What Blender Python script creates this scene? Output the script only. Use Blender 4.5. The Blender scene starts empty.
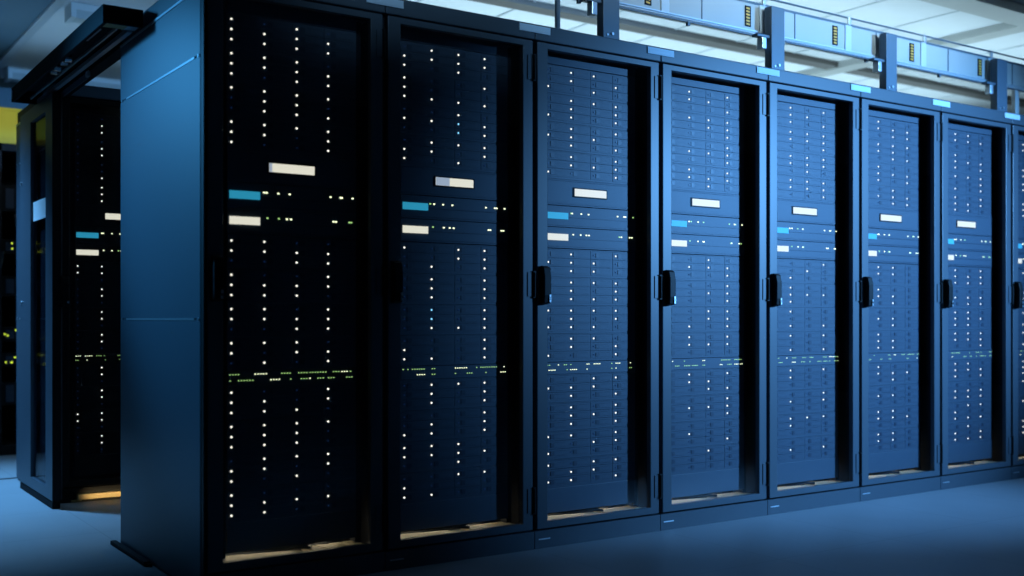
import bpy, math, random
from mathutils import Vector, Matrix

random.seed(4)
S = bpy.context.scene
COL = S.collection

# ------------------------------------------------------------------ materials
def mat(name, color, rough=.5, metal=0., spec=.5, emit=None, strength=0., noise=0., nscale=8., bump=0.):
    m = bpy.data.materials.new(name); m.use_nodes = True
    nt = m.node_tree; b = nt.nodes['Principled BSDF']
    b.inputs['Base Color'].default_value = (*color, 1)
    b.inputs['Roughness'].default_value = rough
    b.inputs['Metallic'].default_value = metal
    b.inputs['Specular IOR Level'].default_value = spec
    if emit:
        b.inputs['Emission Color'].default_value = (*emit, 1)
        b.inputs['Emission Strength'].default_value = strength
    if noise or bump:
        tc = nt.nodes.new('ShaderNodeTexCoord'); nz = nt.nodes.new('ShaderNodeTexNoise')
        nz.inputs['Scale'].default_value = nscale; nz.inputs['Detail'].default_value = 4
        nt.links.new(tc.outputs['Object'], nz.inputs['Vector'])
        if noise:
            mr = nt.nodes.new('ShaderNodeMapRange')
            mr.inputs['To Min'].default_value = 1 - noise; mr.inputs['To Max'].default_value = 1 + noise
            nt.links.new(nz.outputs['Fac'], mr.inputs['Value'])
            vm = nt.nodes.new('ShaderNodeVectorMath'); vm.operation = 'SCALE'
            vm.inputs[0].default_value = color
            nt.links.new(mr.outputs['Result'], vm.inputs['Scale'])
            nt.links.new(vm.outputs['Vector'], b.inputs['Base Color'])
        if bump:
            bp = nt.nodes.new('ShaderNodeBump'); bp.inputs['Strength'].default_value = bump
            bp.inputs['Distance'].default_value = .01
            nt.links.new(nz.outputs['Fac'], bp.inputs['Height'])
            nt.links.new(bp.outputs['Normal'], b.inputs['Normal'])
    return m

M = {}
M['paint'] = mat('rack_paint', (.060, .080, .100), .42, noise=.06, nscale=3)
M['panel'] = mat('side_panel_paint', (.060, .085, .110), .45, noise=.05, nscale=2)
M['black'] = mat('black_interior', (.012, .014, .017), .7, spec=.2)
M['black_plastic'] = mat('black_plastic', (.005, .006, .007), .5, spec=.2)
M['track'] = mat('track_black_metal', (.006, .007, .009), .7, spec=.12)
M['server'] = mat('server_face', (.050, .075, .105), .5, noise=.05, nscale=5)
M['drive'] = mat('drive_face', (.048, .072, .102), .5)
M['latch'] = mat('drive_latch', (.022, .036, .060), .45)
M['alu'] = mat('aluminium', (.62, .66, .70), .3, metal=.7)
M['chrome'] = mat('chrome', (.8, .82, .84), .2, metal=1)
M['tag'] = mat('label_plate', (.72, .80, .86), .5)
M['paper'] = mat('white_paper', (.82, .85, .86), .6)
M['beige'] = mat('beige_brush_strip', (.62, .55, .38), .6, noise=.08, nscale=30)
M['led'] = mat('white_led', (.8, .8, .75), emit=(1, .94, .78), strength=1.5)
M['led_blue'] = mat('blue_led', (.3, .6, .8), emit=(.25, .70, 1), strength=1.4)
M['led_off'] = mat('dim_blue_led', (.03, .07, .14), .3, emit=(.03, .12, .5), strength=.10)
M['led_green'] = mat('green_led', (.4, .7, .3), emit=(.58, 1, .30), strength=.75)
M['led_pale'] = mat('pale_led', (.7, .7, .5), emit=(.95, 1, .60), strength=1.8)
M['led_yellow'] = mat('yellow_green_led', (.6, .7, .1), emit=(.75, .95, .06), strength=1.0)
M['cyan'] = mat('cyan_display', (.05, .3, .4), emit=(.03, .36, .56), strength=.75)
M['white_disp'] = mat('white_display', (.25, .25, .2), emit=(1, .96, .78), strength=.80)
M['grey_disp'] = mat('grey_display', (.4, .4, .4), emit=(.45, .55, .68), strength=.7)
M['trunk'] = mat('trunking_grey', (.45, .46, .44), .45, noise=.06, nscale=4)
M['trunk2'] = mat('trunking_joint', (.55, .60, .63), .35)
M['post'] = mat('post_blue_grey', (.10, .14, .18), .4)
M['yellow'] = mat('yellow_duct', (.75, .55, .03), .45)
M['yellow_bar'] = mat('yellow_bar', (.95, .48, .05), .5)
M['tray'] = mat('brown_grey_tray', (.12, .11, .10), .6)
M['brass'] = mat('brass_plate', (.55, .40, .16), .4)
M['white_metal'] = mat('white_enamel', (.62, .66, .66), .45)
M['cable'] = mat('dark_cable', (.02, .03, .04), .5)
M['ceiling'] = mat('ceiling_tile', (.70, .73, .75), .8, noise=.04, nscale=6)
M['wall'] = mat('wall_paint', (.13, .22, .28), .8, noise=.04, nscale=2)
M['wall_dark'] = mat('dark_wall_paint', (.05, .07, .09), .8)
M['lamp'] = mat('lamp_diffuser', (.8, .8, .8), emit=(.72, .92, 1), strength=1.6)
M['lamp_off'] = mat('lamp_diffuser_off', (.5, .55, .55), .4)

def glass(name, tint, rough=.0, refl=1.):
    m = bpy.data.materials.new(name); m.use_nodes = True
    nt = m.node_tree; nt.nodes.clear()
    o = nt.nodes.new('ShaderNodeOutputMaterial'); mx = nt.nodes.new('ShaderNodeMixShader')
    t = nt.nodes.new('ShaderNodeBsdfTransparent'); t.inputs['Color'].default_value = (*tint, 1)
    g = nt.nodes.new('ShaderNodeBsdfGlossy'); g.inputs['Roughness'].default_value = rough
    lw = nt.nodes.new('ShaderNodeLayerWeight'); lw.inputs['Blend'].default_value = .5
    pw = nt.nodes.new('ShaderNodeMath'); pw.operation = 'POWER'; pw.inputs[1].default_value = 5
    f = nt.nodes.new('ShaderNodeMath'); f.operation = 'MULTIPLY_ADD'; f.inputs[1].default_value = .5*refl; f.inputs[2].default_value = .02*refl
    nt.links.new(lw.outputs['Facing'], pw.inputs[0]); nt.links.new(pw.outputs[0], f.inputs[0])
    nt.links.new(f.outputs[0], mx.inputs[0]); nt.links.new(t.outputs[0], mx.inputs[1])
    nt.links.new(g.outputs[0], mx.inputs[2]); nt.links.new(mx.outputs[0], o.inputs[0])
    return m
M['glass'] = glass('door_glass', (.97, .98, .99), .0)
M['glass_dull'] = glass('dull_door_glass', (.93, .94, .95), .2, .25)
M['glass_smoke'] = glass('smoked_glass', (.55, .6, .65), .06)

def floor_mat():
    m = bpy.data.materials.new('floor_tiles'); m.use_nodes = True
    nt = m.node_tree; b = nt.nodes['Principled BSDF']
    tc = nt.nodes.new('ShaderNodeTexCoord')
    br = nt.nodes.new('ShaderNodeTexBrick')
    br.offset = 0; br.inputs['Scale'].default_value = 1
    br.inputs['Brick Width'].default_value = .7; br.inputs['Row Height'].default_value = .7
    br.inputs['Mortar Size'].default_value = .0025; br.inputs['Mortar Smooth'].default_value = .2
    br.inputs['Color1'].default_value = (.36, .39, .42, 1); br.inputs['Color2'].default_value = (.345, .375, .405, 1)
    br.inputs['Mortar'].default_value = (.26, .29, .32, 1)
    nt.links.new(tc.outputs['Object'], br.inputs['Vector'])
    nz = nt.nodes.new('ShaderNodeTexNoise'); nz.inputs['Scale'].default_value = 3; nz.inputs['Detail'].default_value = 6
    nt.links.new(tc.outputs['Object'], nz.inputs['Vector'])
    mr = nt.nodes.new('ShaderNodeMapRange'); mr.inputs['To Min'].default_value = .9; mr.inputs['To Max'].default_value = 1.1
    nt.links.new(nz.outputs['Fac'], mr.inputs['Value'])
    vm = nt.nodes.new('ShaderNodeVectorMath'); vm.operation = 'SCALE'
    nt.links.new(br.outputs['Color'], vm.inputs[0]); nt.links.new(mr.outputs['Result'], vm.inputs['Scale'])
    nt.links.new(vm.outputs['Vector'], b.inputs['Base Color'])
    b.inputs['Roughness'].default_value = .5
    return m
M['floor'] = floor_mat()

# ------------------------------------------------------------------ mesh building
class MB:
    def __init__(s): s.v = []; s.f = []; s.mi = []; s.mats = []
    def _m(s, m):
        if m not in s.mats: s.mats.append(m)
        return s.mats.index(m)
    def hexa(s, p, m):
        b = len(s.v); s.v += [tuple(q) for q in p]; i = s._m(m)
        for q in ((0,3,2,1),(4,5,6,7),(0,1,5,4),(1,2,6,5),(2,3,7,6),(3,0,4,7)):
            s.f.append(tuple(b+k for k in q)); s.mi.append(i)
        return s
    def box(s, x0, x1, y0, y1, z0, z1, m):
        return s.hexa([(x0,y0,z0),(x1,y0,z0),(x1,y1,z0),(x0,y1,z0),(x0,y0,z1),(x1,y0,z1),(x1,y1,z1),(x0,y1,z1)], m)
    def cyl(s, a, b, r, m, n=10, r2=None):
        a = Vector(a); b = Vector(b); d = (b-a).normalized(); r2 = r if r2 is None else r2
        u = d.orthogonal().normalized(); w = d.cross(u); k = len(s.v); i = s._m(m)
        for c, rr in ((a, r), (b, r2)):
            for j in range(n):
                t = 2*math.pi*j/n; s.v.append(tuple(c + u*rr*math.cos(t) + w*rr*math.sin(t)))
        for j in range(n):
            s.f.append((k+j, k+(j+1) % n, k+n+(j+1) % n, k+n+j)); s.mi.append(i)
        s.f.append(tuple(k+j for j in reversed(range(n)))); s.mi.append(i)
        s.f.append(tuple(k+n+j for j in range(n))); s.mi.append(i)
        return s
    def tube(s, pts, r, m, n=6):
        for a, b in zip(pts, pts[1:]): s.cyl(a, b, r, m, n)
        return s
    def prism(s, poly, axis, a, b, m):        # poly: 2-D outline, extruded along an axis
        k = len(s.v); n = len(poly); i = s._m(m)
        for h in (a, b):
            for p, q in poly:
                s.v.append((h, p, q) if axis == 'x' else (p, h, q) if axis == 'y' else (p, q, h))
        for j in range(n):
            s.f.append((k+j, k+(j+1) % n, k+n+(j+1) % n, k+n+j)); s.mi.append(i)
        s.f.append(tuple(k+j for j in reversed(range(n)))); s.mi.append(i)
        s.f.append(tuple(k+n+j for j in range(n))); s.mi.append(i)
        return s
    def ring(s, x0, x1, z0, z1, X0, X1, Z0, Z1, y0, y1, m):   # a rectangular frame, outer 0/1, inner capitals, one welded loop
        k = len(s.v); i = s._m(m)
        for y in (y0, y1):
            for q in ((x0,z0),(x1,z0),(x1,z1),(x0,z1),(X0,Z0),(X1,Z0),(X1,Z1),(X0,Z1)): s.v.append((q[0], y, q[1]))
        for j in range(4):
            a, b = j, (j+1) % 4
            for q in ((a,b,b+4,a+4),(a+8,a+12,b+12,b+8),(a,a+8,b+8,b),(a+4,b+4,b+12,a+12)):
                s.f.append(tuple(k+t for t in q)); s.mi.append(i)
        return s
    def build(s, name, parent=None, bevel=0., smooth=False):
        me = bpy.data.meshes.new(name); me.from_pydata(s.v, [], s.f)
        for m in s.mats: me.materials.append(m)
        me.polygons.foreach_set('material_index', s.mi)
        if smooth: me.polygons.foreach_set('use_smooth', [True]*len(me.polygons))
        import bmesh
        bm = bmesh.new(); bm.from_mesh(me); bmesh.ops.recalc_face_normals(bm, faces=bm.faces); bm.to_mesh(me); bm.free()
        o = bpy.data.objects.new(name, me); COL.objects.link(o)
        if parent is not None: o.parent = parent
        if bevel:
            md = o.modifiers.new('bevel', 'BEVEL'); md.width = bevel; md.segments = 2; md.limit_method = 'ANGLE'
        return o

def tag(o, label, cat, group=None):
    o['label'] = label; o['category'] = cat
    if group: o['group'] = group
    return o
def thing(name, loc, label=None, cat=None, group=None, rz=0):
    o = bpy.data.objects.new(name, None); COL.objects.link(o); o.location = loc; o.rotation_euler = (0, 0, rz)
    o.empty_display_size = .1
    if label: tag(o, label, cat, group)
    return o
def struct(o): o['kind'] = 'structure'; return o
def copy_tree(o, parent=None):
    c = o.copy(); COL.objects.link(c)
    if parent is not None: c.parent = parent
    for ch in list(o.children): copy_tree(ch, c)
    return c

# ------------------------------------------------------------------ the setting
CEIL = 2.96
X0, X1, Y0, Y1 = -5.2, 13.5, -5.6, 6.2
struct(MB().box(X0, X1, Y0, Y1, -.06, 0, M['floor']).build('floor'))
struct(MB().box(X0, X1, Y0, Y1, CEIL, CEIL+.08, M['ceiling']).build('ceiling'))
struct(MB().box(X0, X1, Y1, Y1+.1, 0, CEIL, M['wall']).build('wall_back'))
struct(MB().box(X0, X1, Y0-.1, Y0, 0, CEIL, M['wall_dark']).build('wall_front'))
struct(MB().box(X0-.1, X0, Y0, Y1, 0, CEIL, M['wall_dark']).build('wall_left'))
struct(MB().box(X1, X1+.1, Y0, Y1, 0, CEIL, M['wall']).build('wall_right'))
# ceiling beams and tile rails (they carry the light grid)
n = 0
def trim(x0, x1, y0, y1, z0, z1, m):
    global n
    n += 1; struct(MB().box(x0, x1, y0, y1, z0, z1, m).build('trim_%d' % n, bevel=.004))
trim(X0, .24, Y0, Y1, CEIL-.012, CEIL, M['wall'])
trim(.24, .30, Y0, Y1, CEIL-.03, CEIL, M['trunk2'])
trim(5.66, 5.82, Y0, Y1, CEIL-.05, CEIL, M['trunk'])
trim(1., X1, .20, .40, CEIL-.06, CEIL, M['trunk'])
trim(X0, X1, 3.405, 3.425, 0, .004, M['track'])
for x in (.94, 1.54, 2.14, 2.74, 3.34, 3.94, 4.54, 5.14, 6.34, 6.94, 7.54):
    trim(x, x+.024, .5, Y1, CEIL-.006, CEIL, M['trunk2'])

# ------------------------------------------------------------------ racks
W = .70; H = 2.19; D = 1.056
def make_rack(side_left=False):
    r = thing('server_rack', (0, 0, 0))
    f = MB()
    f.box(.002, .010, .030, D-.012, .078, 2.122, M['black'])
    f.box(W-.010, W-.002, .030, D-.012, .078, 2.122, M['black'])
    f.box(.010, .045, .030, .060, .078, 2.122, M['black'])
    f.box(W-.045, W-.010, .030, .060, .078, 2.122, M['black'])
    f.box(.045, W-.045, .030, .060, 2.098, 2.122, M['black'])
    f.box(.010, W-.010, .030, D-.012, .068, .080, M['black'])
    f.build('cabinet_frame', r)
    MB().box(.002, W-.002, D-.012, D, .078, 2.122, M['paint']).build('rear_panel', r)
    MB().box(.001, W-.001, 0, D, 2.124, H, M['paint']).build('top_cover', r, .004)
    MB().box(.002, W-.002, .004, D-.02, 0, .074, M['paint']).box(.02, .08, .0025, .004, .036, .041, M['alu']).build('plinth', r)
    # mounting rails, fillers
    rl = MB()
    for a, b in ((.082, .1065), (.6175, .642)):
        rl.box(a, b, .092, .104, .082, 2.10, M['black'])
        rl.box(a, a+.006, .104, .14, .082, 2.10, M['black'])
    for yy in (.55,):
        rl.box(.082, .1065, yy, yy+.03, .082, 2.10, M['black']); rl.box(.6175, .642, yy, yy+.03, .082, 2.10, M['black'])
    rl.build('mounting_rail', r)
    MB().box(.108, .6155, .078, .090, 2.056, 2.106, M['server']).build('blank_panel', r, .002)
    MB().box(.108, .6155, .078, .090, .126, .232, M['server']).build('blank_panel', r, .002)
    # brush strips at the foot of the cabinet
    MB().prism([(.050, .034), (.405, .034), (.380, .085), (.050, .150)], 'z', .080, .106, M['beige']).build('brush_plate', r, .002)
    b = MB()
    for j in range(4):
        u = .430 + j*.054
        b.prism([(u, .034), (u+.047, .034), (u+.030, .130), (u-.017, .130)], 'z', .080, .106, M['beige'])
    b.build('brush_plate', r, .002)
    cb = MB().tube([(.06, .24, .088), (.20, .20, .090), (.30, .14, .100), (.375, .10, .114), (.415, .07, .113), (.435, .10, .110), (.47, .17, .095), (.62, .24, .088)], .0065, M['cable'])
    cb.build('cable', r)
    # door
    d = MB().ring(.010, .688, .082, 2.118, .066, .637, .112, 2.093, 0, .026, M['paint']).build('door', r, .003)
    MB().box(.064, .639, .012, .016, .110, 2.095, M['glass']).build('glass_pane', d)
    h = MB().prism([(-.004, 1.020), (-.034, 1.026), (-.038, 1.06), (-.038, 1.14), (-.030, 1.176), (-.004, 1.184)], 'x', .020, .056, M['black_plastic'])
    ho = h.build('handle', d, .004)
    MB().cyl((.049, -.037, 1.046), (.049, -.041, 1.046), .006, M['chrome'], 12).box(.045, .053, -.0405, -.036, 1.030, 1.062, M['alu']).build('lock', d)
    for z in (2.005, 1.104, .205):
        hg = MB().box(.660, .686, -.004, .001, z-.050, z+.050, M['paint'])
        hg.box(.684, .698, -.010, .004, z-.056, z+.056, M['black_plastic'])
        hg.cyl((.690, -.010, z-.05), (.690, -.010, z+.05), .005, M['black_plastic'])
        hg.build('hinge', d)
    if side_left:
        sp = MB()
        for z0, z1 in ((.012, .956), (.964, 1.872), (1.880, 2.106)):
            sp.box(-.006, .001, .030, D-.006, z0, z1, M['panel'])
        sp.box(-.003, .001, .030, D-.006, .012, 2.106, M['panel'])
        p = sp.build('side_panel', r)
        for z in (.960, 1.876):
            MB().box(-.0085, -.0025, .085, .955, z-.0035, z+.0035, M['alu']).build('edge_trim', p)
            for y in (.045, D-.03): MB().cyl((-.006, y, z), (-.009, y, z), .006, M['alu'], 8).build('screw', p)
        MB().box(-.008, .001, .030, D, 2.108, 2.117, M['alu']).build('edge_trim', p)
        MB().box(-.004, .001, -.001, .028, .0, 2.122, M['black_plastic']).build('corner_post', r)
    return r

ORD = ['corner rack', 'second rack from the corner', 'third rack from the corner', 'fourth rack from the corner', 'fifth rack from the corner',
       'sixth rack from the corner', 'seventh rack from the corner', 'eighth rack from the corner']
RACKLAB = ['dark blue server rack at the near corner of the long row, its side panel showing'] + \
          ['dark blue glass-door server rack, ' + o.replace(' rack', '') + ' of the long row' for o in ORD[1:]]

# ------------------------------------------------------------------ equipment
U = (.123, .2465, .372, .498)                       # the four LED columns
led_mesh = {}
def led(r, m, name='status_light', depth=.0035, n=10, at=(0, 0, 0)):
    b = MB(); x, y, z = at
    b.cyl((x, y, z), (x, y-depth*.5, z), r, m, n); b.cyl((x, y-depth*.5, z), (x, y-depth, z), r, m, n, r*.5)
    return b
shelf_body = MB().box(.1085, .6155, .082, .62, -.0265, .0945, M['server']).box(.1085, .6155, .0795, .082, -.0265, -.0175, M['server']) \
                 .box(.1085, .6155, .0795, .082, .090, .0945, M['server'])
shelf_proto = shelf_body.build('drive_shelf')
# a drive: bevelled face, dark latch square, small grille, and a status light at its left end
dm = MB().box(0, .1235, .002, .006, -.0172, .0172, M['drive'])
dm.box(.028, .048, .0, .002, -.010, .010, M['latch'])
dm.box(.056, .112, .001, .002, .009, .0105, M['latch']).box(.056, .112, .001, .002, -.0105, -.009, M['latch'])
drive_proto = dm.build('drive')
leds = {'1': led(.0038, M['led']).build('status_light'), 'b': led(.0036, M['led_blue']).build('status_light'), '0': led(.0032, M['led_off']).build('status_light')}
for o in (shelf_proto, drive_proto, *leds.values()): COL.objects.unlink(o)

def make_shelf(base, z, rows, label, group):
    """z: height of the lowest of three drive rows; rows: for each of three rows top-down, a string of four"""
    o = shelf_proto.copy(); COL.objects.link(o)
    o.location = (base[0], base[1], z); tag(o, label, 'drive shelf', group)
    for i in range(3):
        for c in range(4):
            d = drive_proto.copy(); COL.objects.link(d); d.parent = o
            d.location = (U[c]-.0155, .0760, .072-.036*i)
            l = leds[rows[i][c]].copy(); COL.objects.link(l); l.parent = d
            l.location = (.0155, .002, 0)
    return o

def bits(us, z, m, r=.0038, y=.078, w=None):
    b = MB()
    for u in us: b.box(u-(w or r), u+(w or r), y-.0025, y, z-r*.8, z+r*.8, m)
    return b

def make_units(base, where, disp_split, rnd, green):
    g = 'rack units with displays'
    # console panel
    o = tag(MB().box(.1085, .6155, .078, .50, 1.452, 1.565, M['server']).box(.118, .606, .0765, .078, 1.458, 1.464, M['drive']).box(.118, .606, .0765, .078, 1.557, 1.561, M['drive'])
            .build('console_panel', None, .0015), 'blank console panel with one white display, in the ' + where, 'console panel', g)
    o.location = base
    MB().box(.258, .447, .074, .079, 1.491, 1.533, M['black_plastic']).build('display_bezel', o)
    dd = MB().box(.264, .441, .0725, .0745, 1.496, 1.528, M['white_disp'])
    if disp_split: dd.box(.264, .264+.177*disp_split, .0720, .0726, 1.496, 1.528, M['grey_disp'])
    dd.build('display', o)
    # two switches
    for z0, z1, zl, dm_, nm, us in ((1.3585, 1.4495, 1.4195, 'cyan', 'cyan', (.243, .256, .300, .342, .508, .546, .556, .598)),
                                    (1.2665, 1.3565, 1.3275, 'white_disp', 'white', (.255, .300, .335, .346, .520, .531, .582, .594))):
        b = MB().box(.1085, .6155, .078, .48, z0, z1, M['server'])
        b.box(.236, .605, .0765, .078, zl-.020, zl-.0165, M['latch'])
        b.box(.118, .606, .0765, .078, z0+.006, z0+.010, M['latch'])
        o = tag(b.build('network_switch', None, .0012), 'slim network switch with %s display, in the %s' % (nm, where), 'switch', g)
        o.location = base
        MB().box(.1160, .2290, .0735, .0785, zl-.0275, zl+.0005, M[dm_]).build('display', o)
        for u in us:
            uu = u + rnd.uniform(-.004, .004)
            bits((uu,), zl, M['led_pale' if rnd.random() < .8 else 'led_green'], .0032, w=.0036, y=.0785 if uu < .6155 else .0825).build('port_light', o)
    # patch switch with two lines of green lights
    b = MB().box(.1085, .6155, .078, .48, .7215, .7735, M['server'])
    o = tag(b.build('patch_switch', None, .0012), 'patch switch with green port lights in two lines, ' + where, 'switch', g)
    o.location = base
    for line, z in zip(green, (.762, .740)):
        for a, k in line:
            for seg in ([(a + j*.0105) for j in range(k)],):
                inside = [u for u in seg if u < .6155]; out = [u for u in seg if u >= .6155]
                if inside: bits(inside, z, M['led_green' if rnd.random() < .75 else 'led_pale'], .0020, w=.0023, y=.0785).build('port_light', o)
                if out: bits(out, z, M['led_pale'], .0020, w=.0023, y=.0825).build('port_light', o)

# lit lights, four columns, twelve rows each, for the top, middle and bottom four shelves
P = {0: (['111111100111', '011110111110', '111111111100', '011011101111'],
         ['110111110110', '110011110101', '011011011110', '0111101110110'[:12]],
         ['111111011111', '011111110011', '001111101010', '110100110010']),
     1: (['011111010011', '110001010110', '1110011bb101', '110101011110'],
         ['100000000011', '001111bb1001', '1100000010000'[:12], '111111111111']
         , ['000001110011', '111011110001', '100000111100', '111111010100']),
     2: (['001001010001', '110111111110', '101100010010', '010111101111'],
         ['010000101001', '111111111110', '011101101100', '100111110011']
         , ['010000101101', '011111100011', '110010010110', '101111110101']),
     3: (['010010001010', '110100010110', '010110010011', '101111111110'],
         ['010000101011', '010000001110', '110010110010', '011111111110']
         , ['010010100010', '110010010000', '011010000100', '101111001000'])}
def rand_pat(rnd, dens):
    return [''.join('1' if rnd.random() < p else '0' for _ in range(12)) for p in dens]
for k in range(4, 8):
    rnd = random.Random(40+k)
    P[k] = tuple(rand_pat(rnd, (.5, .72, .45, .75) if q < 2 else (.4, .6, .4, .55)) for q in range(3))
P[4] = (['010110110011', '111110110110', '010110111110', '101111110111'], ['010110011011', '001111101101', '010010000000', '100010001101'],
        ['010010100100', '110010110010', '000000100000', '100110100010'])
P[5] = (['010110110101', '110110111010', '011111010111', '011101011011'], ['100110110010', '110110010111', '110011011011', '000000000000'],
        ['010110100100', '110010110110', '011010110110', '010000010000'])
P[6] = (['010110110101', '110111101111', '110010100011', '010011111110'], ['010110110010', '111010111110', '011011111110', '111011010111'],
        ['110110110110', '111011011011', '110011101101', '011011101011'])

GREEN = {0: ([(.118, 4), (.212, 5), (.314, 4), (.380, 4), (.425, 7), (.520, 3), (.555, 3), (.590, 1)], [(.118, 1), (.150, 6), (.272, 4), (.348, 1), (.390, 3), (.425, 1), (.457, 3), (.500, 3), (.575, 3)]),
         1: ([(.118, 1), (.140, 1), (.160, 6), (.250, 2), (.358, 6), (.460, 1), (.480, 5), (.535, 3), (.595, 1)], [(.182, 4), (.250, 2), (.358, 1), (.415, 3), (.505, 1), (.580, 3)]),
         2: ([(.120, 2), (.178, 1), (.210, 2), (.245, 1), (.335, 2), (.375, 4), (.475, 1), (.500, 3), (.585, 1)], [(.128, 4), (.225, 1), (.245, 4), (.335, 1), (.475, 1), (.500, 1), (.580, 2)])}
def rand_green(rnd):
    return tuple([(u + rnd.uniform(-.006, .006), rnd.randint(1, 4)) for u in (.12, .165, .215, .262, .335, .39, .455, .50, .545, .59) if rnd.random() < .8] for _ in range(2))

def fill_rack(base, where, pats, rnd, split=0, green=None):
    POS = ['topmost', 'second', 'third', 'lowest']
    for gi, (ztop, nm) in enumerate(((2.031, 'upper'), (1.241, 'middle'), (.698, 'lower'))):
        for j in range(4):
            rows = [''.join(pats[gi][c][j*3+i] for c in range(4)) for i in range(3)]
            make_shelf(base, ztop-.1222*j-.072, rows, 'drive shelf, %s of the %s four in the %s' % (POS[j], nm, where), 'drive shelves in the racks')
    make_units(base, where, split, rnd, green or rand_green(rnd))

corner = make_rack(True)
tag(corner, RACKLAB[0], 'server rack', 'server racks')
plain = make_rack(False)
for k in range(8):
    r = corner if k == 0 else plain if k == 1 else copy_tree(plain)
    r.location = (k*W, 0, 0)
    tag(r, RACKLAB[k], 'server rack', 'server racks')
    pl = tag(MB().box(-.079, .079, -.005, 0, 0, .030, M['tag']).box(-.070, .070, -.0056, -.005, .004, .026, M['tag']).build('label_plate', None, .001),
             'pale label plate above the right end of the ' + ORD[k], 'label plate', 'label plates along the rack tops')
    pl.location = (k*W+.696, 0, 2.152)
    fill_rack((k*W, 0, 0), ORD[k], P[k], random.Random(k), {0: .06, 1: .36}.get(k, 0), GREEN.get(k))

# the row behind
R2 = 2.31
WB = ['rack behind the sliding glass door', 'rack of the rear row that the corner rack hides']
r = copy_tree(corner); r.location = (0, R2, 0); tag(r, 'dark server rack beside the sliding glass door, behind the aisle', 'server rack', 'server racks')
off = '0'*12
fill_rack((0, R2, 0), WB[0], ([off, '011011001111', off, off], ['110000000000', '110011001110'.replace('110011001110', '110110110110'), '010010100010', '110010010010'],
                              ['000000110000', '110110110110', off, '010010010010']), random.Random(90))

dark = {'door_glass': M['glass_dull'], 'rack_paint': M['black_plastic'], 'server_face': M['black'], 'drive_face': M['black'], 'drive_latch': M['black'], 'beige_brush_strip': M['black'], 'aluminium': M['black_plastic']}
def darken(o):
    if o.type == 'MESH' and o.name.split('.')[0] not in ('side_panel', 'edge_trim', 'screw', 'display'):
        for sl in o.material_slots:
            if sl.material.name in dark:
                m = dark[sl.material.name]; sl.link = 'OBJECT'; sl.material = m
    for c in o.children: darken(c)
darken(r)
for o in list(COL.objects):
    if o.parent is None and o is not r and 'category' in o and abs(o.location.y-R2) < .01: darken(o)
MB().box(.022, .029, -.003, .0, .02, 2.115, M['paint']).build('corner_trim', r)
MB().box(.10, W-.004, -.030, .002, .014, .044, M['brass']).box(.07, .12, -.026, -.004, .006, .014, M['brass']).build('floor_seal', r, .003)

# ------------------------------------------------------------------ aisle door: leaf, overhead track, lintel, floor strip
t = thing('sliding_door', (-.033, 2.15, 0), 'tall sliding door leaf with dark glass and a white paper sheet, parked beside the rear rack', 'door')
def ring_yz(mb, y0, y1, z0, z1, Ya, Yb, Za, Zb, xa, xb, m):
    k = len(mb.v); i = mb._m(m)
    for x in (xa, xb):
        for q in ((y0,z0),(y1,z0),(y1,z1),(y0,z1),(Ya,Za),(Yb,Za),(Yb,Zb),(Ya,Zb)): mb.v.append((x, q[0], q[1]))
    for j in range(4):
        a, b = j, (j+1) % 4
        for q in ((a,b,b+4,a+4),(a+8,a+12,b+12,b+8),(a,a+8,b+8,b),(a+4,b+4,b+12,a+12)):
            mb.f.append(tuple(k+u for u in q)); mb.mi.append(i)
lf = MB(); ring_yz(lf, .003, .84, .040, 2.105, .165, .55, .098, 2.03, -.019, .018, M['panel']); lf.build('door_frame', t, .003)
MB().box(-.019, .018, 0, .003, .040, 2.105, M['black_plastic']).build('edge_seal', t)
MB().box(-.004, .002, .16, .555, .093, 2.035, M['glass_smoke']).build('glass_pane', t)
MB().box(-.0055, -.0042, .17, .548, 1.490, 1.594, M['paper']).build('paper_sheet', t)
MB().box(-.019, .018, .0, .84, 0, .034, M['track']).build('bottom_guide', t)
for z in (1.72, 1.05): MB().cyl((-.019, .79, z), (-.026, .79, z), .010, M['alu']).build('door_bolt', t)

k = thing('door_track', (0, 0, 0), 'black overhead sliding-door track box above the aisle entrance', 'door track')
b = MB()
b.box(-.165, -.150, .70, 2.60, 2.112, 2.186, M['track'])
b.box(-.150, -.010, .70, 2.60, 2.176, 2.186, M['track'])
b.box(-.150, -.010, .70, .716, 2.116, 2.176, M['track'])
b.box(-.150, -.010, 2.575, 2.60, 2.112, 2.176, M['track'])
b.build('track_housing', k, .002)
MB().box(-.148, -.060, .717, .80, 2.122, 2.130, M['brass']).box(-.060, -.018, .717, .80, 2.122, 2.130, M['alu']).build('end_bracket', k)
MB().box(-.092, -.084, .80, 2.50, 2.118, 2.130, M['alu']).build('guide_rail', k)
MB().box(-.046, -.026, .80, 2.56, 2.114, 2.134, M['alu']).build('guide_rail', k)
MB().box(-.152, -.146, .80, 1.02, 2.1095, 2.1125, M['alu']).build('guide_rail', k)
for y in (1.50, 1.58, 1.72, 1.80):
    MB().cyl((-.135, y, 2.135), (-.105, y, 2.135), .020, M['chrome'], 14).cyl((-.12, y, 2.135), (-.12, y, 2.172), .005, M['alu']).build('roller', k)
MB().cyl((-.166, 2.56, 2.125), (-.166, 2.56, 2.165), .006, M['alu']).build('end_stop', k)
k = thing('header_beam', (0, 0, 0), 'black header beam spanning the aisle between the two rack rows', 'beam')
MB().box(-.008, .05, 1.060, 2.300, 2.108, 2.188, M['track']).build('beam_body', k, .003)
MB().box(-.009, -.003, 1.62, 2.28, 2.080, 2.110, M['panel']).build('beam_plate', k, .002)
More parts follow.
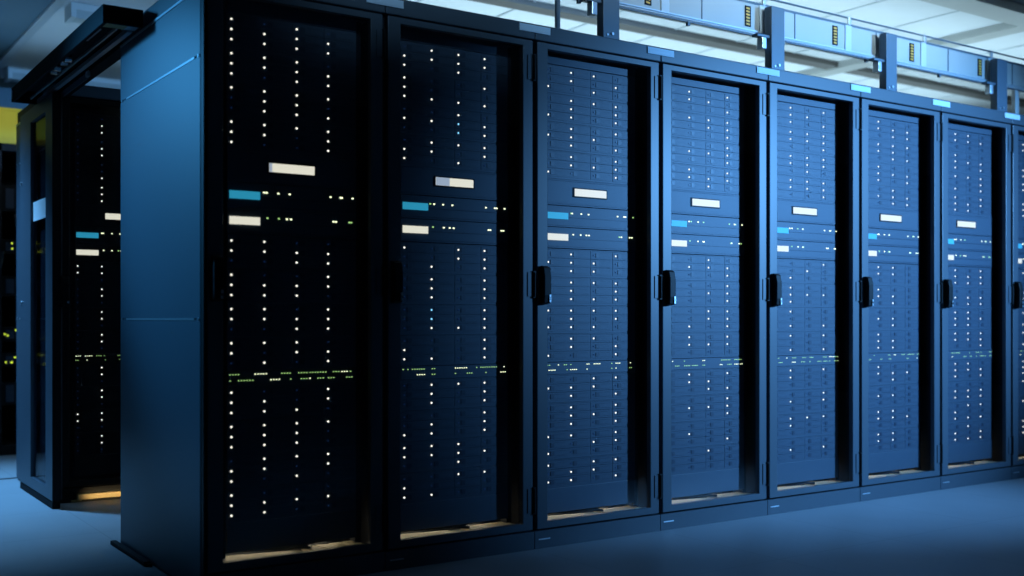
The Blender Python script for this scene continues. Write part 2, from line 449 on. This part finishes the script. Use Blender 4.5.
MB().cyl((-.009, 1.60, 2.094), (-.018, 1.60, 2.094), .014, M['alu'], 12).box(-.012, -.003, 1.585, 1.615, 2.086, 2.112, M['alu']).build('beam_bolt', k)

tag(MB().prism([(-.036, 1.10), (-.036, .60), (-.012, .57), (-.012, 1.10)], 'z', 0, .012, M['track']).box(-.036, -.012, .60, 1.10, .012, .018, M['black']).build('floor_guide', None, .002),
    'thin black guide strip on the floor along the corner rack side', 'floor guide')

# ------------------------------------------------------------------ above the racks: posts and busbar trunking
for i, (a, bb) in enumerate(((1.797, 1.889), (2.868, 2.961), (3.766, 3.858), (4.812, 4.915))):
    p = thing('support_post', (a, 0, 0), 'blue grey support post on the rack tops, %s from the corner end' % ('first', 'second', 'third', 'fourth')[i], 'post', 'posts on the rack tops')
    w = bb-a
    # C-profile
    MB().box(0, w, .040, .046, H, 2.512, M['post']).box(0, .006, .046, .086, H, 2.512, M['post']).box(w-.006, w, .046, .086, H, 2.512, M['post']).build('upright', p, .0015)
    MB().box(-.008, w+.008, .046, .120, H, H+.008, M['post']).build('base_plate', p)
    MB().cyl((w*.55, .040, 2.222), (w*.55, .034, 2.222), .007, M['alu'], 6).cyl((w*.25, .040, 2.215), (w*.25, .036, 2.215), .005, M['alu'], 6).build('bolt', p)
    MB().box(-.09, .0, .050, .088, 2.352, 2.366, M['post']).build('bracket_arm', p, .002)
    MB().box(-.055, -.025, .050, .088, 2.296, 2.352, M['alu']).build('bracket_foot', p, .003)
tag(MB().cyl((1.56, .06, H), (1.56, .06, 2.60), .012, M['post'], 12).cyl((1.56, .06, H), (1.56, .06, H+.012), .024, M['post'], 12).build('threaded_rod'),
    'thin upright rod on the rack tops before the first support post', 'rod')
tag(MB().box(5.10, 5.125, .10, .125, H, 2.37, M['white_metal']).box(5.16, 5.175, .12, .135, H, 2.37, M['white_metal']).box(5.09, 5.185, .095, .14, H, H+.006, M['white_metal']).build('conduit'),
    'pale twin conduit rising from the rack tops beyond the fourth post', 'conduit')

tr = thing('busbar_trunking', (1.0, .108, 2.378), 'long grey busbar trunking above the racks with black and yellow outlet strips', 'trunking')
xs = [1.0]
L = 7.2
MB().box(0, L, .0, .05, .008, .148, M['trunk']).box(0, L, -.004, .052, .0, .008, M['trunk2']).build('trunking_body', tr, .002)
MB().box(0, L, -.010, -.002, -.012, -.006, M['post']).box(0, L, -.012, -.004, .008, .014, M['alu']).build('lower_rail', tr)
MB().box(0, L, -.004, .02, .148, .158, M['post']).build('upper_lip', tr)
MB().cyl((0, -.012, .186), (L, -.012, .186), .005, M['post']).build('upper_rail', tr)
for j in range(11):
    x = .44 + j*.655
    if x > L-.2: break
    ot = MB().box(x, x+.040, -.005, .0, .030, .132, M['black_plastic'])
    o = ot.build('outlet_strip', tr, .0015)
    yb = MB()
    for q in range(6): yb.hexa([(x+.005, -.008, .038+q*.0155), (x+.028, -.008, .036+q*.0155), (x+.028, -.004, .036+q*.0155), (x+.005, -.004, .038+q*.0155),
                                (x+.005, -.008, .0455+q*.0155), (x+.028, -.008, .0435+q*.0155), (x+.028, -.004, .0435+q*.0155), (x+.005, -.004, .0455+q*.0155)], M['yellow_bar'])
    yb.build('contact_bars', o)
    MB().box(x+.10, x+.150, -.006, .053, .006, .150, M['trunk2']).build('joint_cover', tr, .002)
    MB().box(x+.36, x+.366, -.003, .052, .008, .149, M['post']).build('joint_line', tr)
    MB().box(x+.115, x+.135, -.016, -.004, .150, .194, M['alu']).build('rail_clamp', tr, .002)
    MB().box(x+.26, x+.275, -.014, .0, -.030, -.010, M['post']).build('rail_clip', tr)

# cable tray hung behind, near the ceiling
tag(MB().box(1.2, 11, 1.90, 1.91, 2.925, 2.96, M['tray']).box(1.2, 11, 2.01, 2.02, 2.925, 2.96, M['tray']).box(1.2, 11, 1.91, 2.01, 2.925, 2.931, M['tray'])
    .build('cable_tray'),
    'brown grey cable tray hung below the ceiling behind the long row', 'cable tray')
tag(MB().box(-1.5, 6, 4.66, 4.672, H+.004, 2.44, M['yellow']).box(-1.5, 6, 4.86, 4.872, H+.004, 2.44, M['yellow']).box(-1.5, 6, 4.672, 4.86, H+.004, H+.016, M['yellow'])
    .box(-1.5, 6, 4.655, 4.66, 2.425, 2.445, M['yellow']).build('cable_duct', None, .002),
    'yellow cable duct on top of the far rack row', 'cable duct')

# luminaires
def luminaire(x, y, lab, on):
    o = thing('ceiling_luminaire', (x, y, CEIL-.09), lab, 'ceiling light', 'linear ceiling lights')
    MB().box(0, 1.24, -.09, .09, .045, .09, M['white_metal']).build('housing', o, .004)
    MB().prism([(-.085, .045), (-.06, .0), (.06, .0), (.085, .045)], 'x', .02, 1.22, M['lamp' if on else 'lamp_off']).build('diffuser', o)
    MB().box(-.012, .02, -.092, .092, -.004, .09, M['white_metal']).build('end_cap', o, .003)
    MB().box(1.22, 1.252, -.092, .092, -.004, .09, M['white_metal']).build('end_cap', o, .003)
    return o
names = ['first', 'second', 'third', 'fourth', 'fifth', 'sixth']
for y, wh in ((3.65, 'over the aisle behind the rear rack'), (5.80, 'along the back wall')):
    for j in range(6):
        luminaire(.36 + j*1.27, y, '%s linear ceiling light, %s from the door end, %s' % ('unlit' if j < 1 else 'lit', names[j], wh), j >= 1)

# ------------------------------------------------------------------ far row: open dark racks with yellow lights and cables
R3 = 4.64
for i in range(2):
    r = thing('open_rack', (-.62+.70*i, R3, 0), ['dark open rack at the far end of the room, cut by the frame edge', 'dark open rack under the yellow duct behind the sliding door'][i], 'server rack', 'open racks in the far row')
    f = MB()
    for u in (0, .655): 
        f.box(u, u+.045, 0, .05, .07, H, M['black']); f.box(u, u+.045, .95, 1.0, .07, H, M['black'])
    f.box(0, .70, 0, 1.0, H-.05, H, M['black']); f.box(0, .70, 0, 1.0, 0, .07, M['black'])
    f.box(0, .006, .05, .95, .07, H-.05, M['black']); f.box(.694, .70, .05, .95, .07, H-.05, M['black']); f.box(.045, .655, .97, .98, .07, H-.05, M['black'])
    f.build('cabinet_frame', r)
    g = 'equipment in the far racks'
    for j, (z, hh) in enumerate(((.35, .16), (.62, .10), (.80, .10), (1.12, .14), (1.42, .10), (1.72, .18))):
        e = MB().box(.045, .655, .06, .70, z, z+hh, M['black_plastic'])
        for q in range(8): e.box(.08+q*.07, .135+q*.07, .056, .06, z+.02, z+hh-.02, M['latch'])
        o = tag(e.build('equipment_chassis', None, .002), 'dark equipment chassis, %s from the bottom in the %s' % (['first', 'second', 'third', 'fourth', 'fifth', 'sixth'][j], ['far open rack at the frame edge', 'open rack under the yellow duct'][i]), 'chassis', g)
        o.location = (-.62+.70*i, R3, 0)
        if j in (1, 2, 4):
            rnd = random.Random(7*i+j)
            for q in range(8 if j == 4 else 11):
                u = rnd.uniform(.07, .63); zz = z + rnd.uniform(.012, hh-.012)
                led(.0065, M['led_yellow'], at=(u, .056, zz)).build('status_light', o)
    for j in range(5):
        rnd = random.Random(60+7*i+j); c = []
        u0 = rnd.uniform(.1, .5); z0 = rnd.uniform(1.35, 1.8); sp = rnd.uniform(.05, .14); dz = rnd.uniform(.15, .4)
        for q in range(13):
            a = math.pi*q/12
            c.append((-.62+.70*i + u0+sp*(1-math.cos(a)), R3-.012-.016*j-.02*math.sin(a), z0-dz*math.sin(a)))
        c = [(p[0]+.62-.70*i, p[1]-R3, p[2]) for p in c]
        MB().tube(c, .007, M['cable']).build('patch_cable', r, 0, True)

# ------------------------------------------------------------------ lights
def spot(loc, target, energy, size, blend, color, radius=.08):
    l = bpy.data.lights.new('spot', 'SPOT'); l.energy = energy; l.spot_size = math.radians(size); l.spot_blend = blend
    l.color = color; l.shadow_soft_size = radius
    o = bpy.data.objects.new('spotlight', l); COL.objects.link(o); o.location = loc
    o.rotation_euler = (Vector(target)-Vector(loc)).to_track_quat('-Z', 'Y').to_euler()
def area(loc, target, energy, sx, sy, color, spread=180, name='area_light'):
    l = bpy.data.lights.new('area', 'AREA'); l.energy = energy; l.shape = 'RECTANGLE'; l.size = sx; l.size_y = sy; l.color = color
    l.spread = math.radians(spread)
    o = bpy.data.objects.new(name, l); COL.objects.link(o); o.location = loc
    o.rotation_euler = (Vector(target)-Vector(loc)).to_track_quat('-Z', 'Y').to_euler()
BLUE = (.14, .45, 1.0)
DEEP = (.07, .44, 1.0)
TEAL = (.56, .84, 1.0)
spot((6.6, -5.0, 2.50), (3.72, 0, 1.34), 4200, 39.5, 1., BLUE, .06)
spot((-1.9, 2.35, 2.60), (-.05, .55, 1.44), 470, 36, 1., DEEP, .15)
spot((-.9, 3.4, 2.9), (-.35, 2.8, 0), 620, 72, 1., (.16, .50, 1.0), .15)
spot((-.1, 3.9, 2.9), (-.0, 4.66, 2.3), 12, 60, 1., (1, .95, .85), .1)  # unseen white spot added so the cable duct reads yellow
area((2.8, -1.8, 2.85), (2.8, .1, 2.64), 5, 3.4, .06, (.62, .86, 1.0), 26)  # unseen strip light added to brighten the trunking front
area((1.1, -1.8, 2.90), (1.1, 0, 2.26), .45, 1.4, .06, (.30, .62, 1.0), 18)  # narrow unseen fill added to lift the label plates near the corner
# unseen upward fill lights added above the racks and rear rows, brightening the ceiling
area((4.8, .95, 2.22), (4.8, .951, 9), 29, 5.0, .12, TEAL)
area((4.8, 2.25, 2.32), (4.8, 2.251, 9), 32, 6.0, .12, TEAL)
area((.8, 4.20, 2.24), (.8, 4.201, 9), 10, 4.0, 1.2, (.30, .62, 1))
# unseen warm fill lights added to tint the brush strips and rear floor seal
for kx in range(8):
    area((kx*W+.34, .21, .152), (kx*W+.34, .06, .106), .26, .50, .03, (1, .84, .58), name='foot_fill')
area((.42, 1.10, .034), (.42, R2-.02, .032), .11, .55, .012, (1, .75, .38), 5, name='foot_fill')

w = bpy.data.worlds.new('world'); S.world = w; w.use_nodes = True
w.node_tree.nodes['Background'].inputs[0].default_value = (.02, .05, .09, 1)
w.node_tree.nodes['Background'].inputs[1].default_value = .3

# ------------------------------------------------------------------ camera
cam = bpy.data.cameras.new('camera'); co = bpy.data.objects.new('camera', cam); COL.objects.link(co)
cam.sensor_width = 36; cam.lens = 1095/1024*36; cam.shift_y = 30/1024
A = math.atan2(2113-512, 1095)
co.location = (-1.255, -3.71, .9645)
co.rotation_euler = (math.pi/2, 0, A - math.pi/2)
cam.dof.use_dof = True; cam.dof.focus_distance = 4.9; cam.dof.aperture_fstop = 1.4
cam.clip_end = 100
S.camera = co
S.view_settings.view_transform = 'Standard'; S.view_settings.look = 'None'
S.view_settings.gamma = 1; S.view_settings.use_curve_mapping = False
S.view_settings.exposure = 0
S.cycles.use_denoising = True
S.cycles.max_bounces = 8; S.cycles.transparent_max_bounces = 16
for o in (shelf_proto, drive_proto, *leds.values()):
    bpy.data.objects.remove(o)
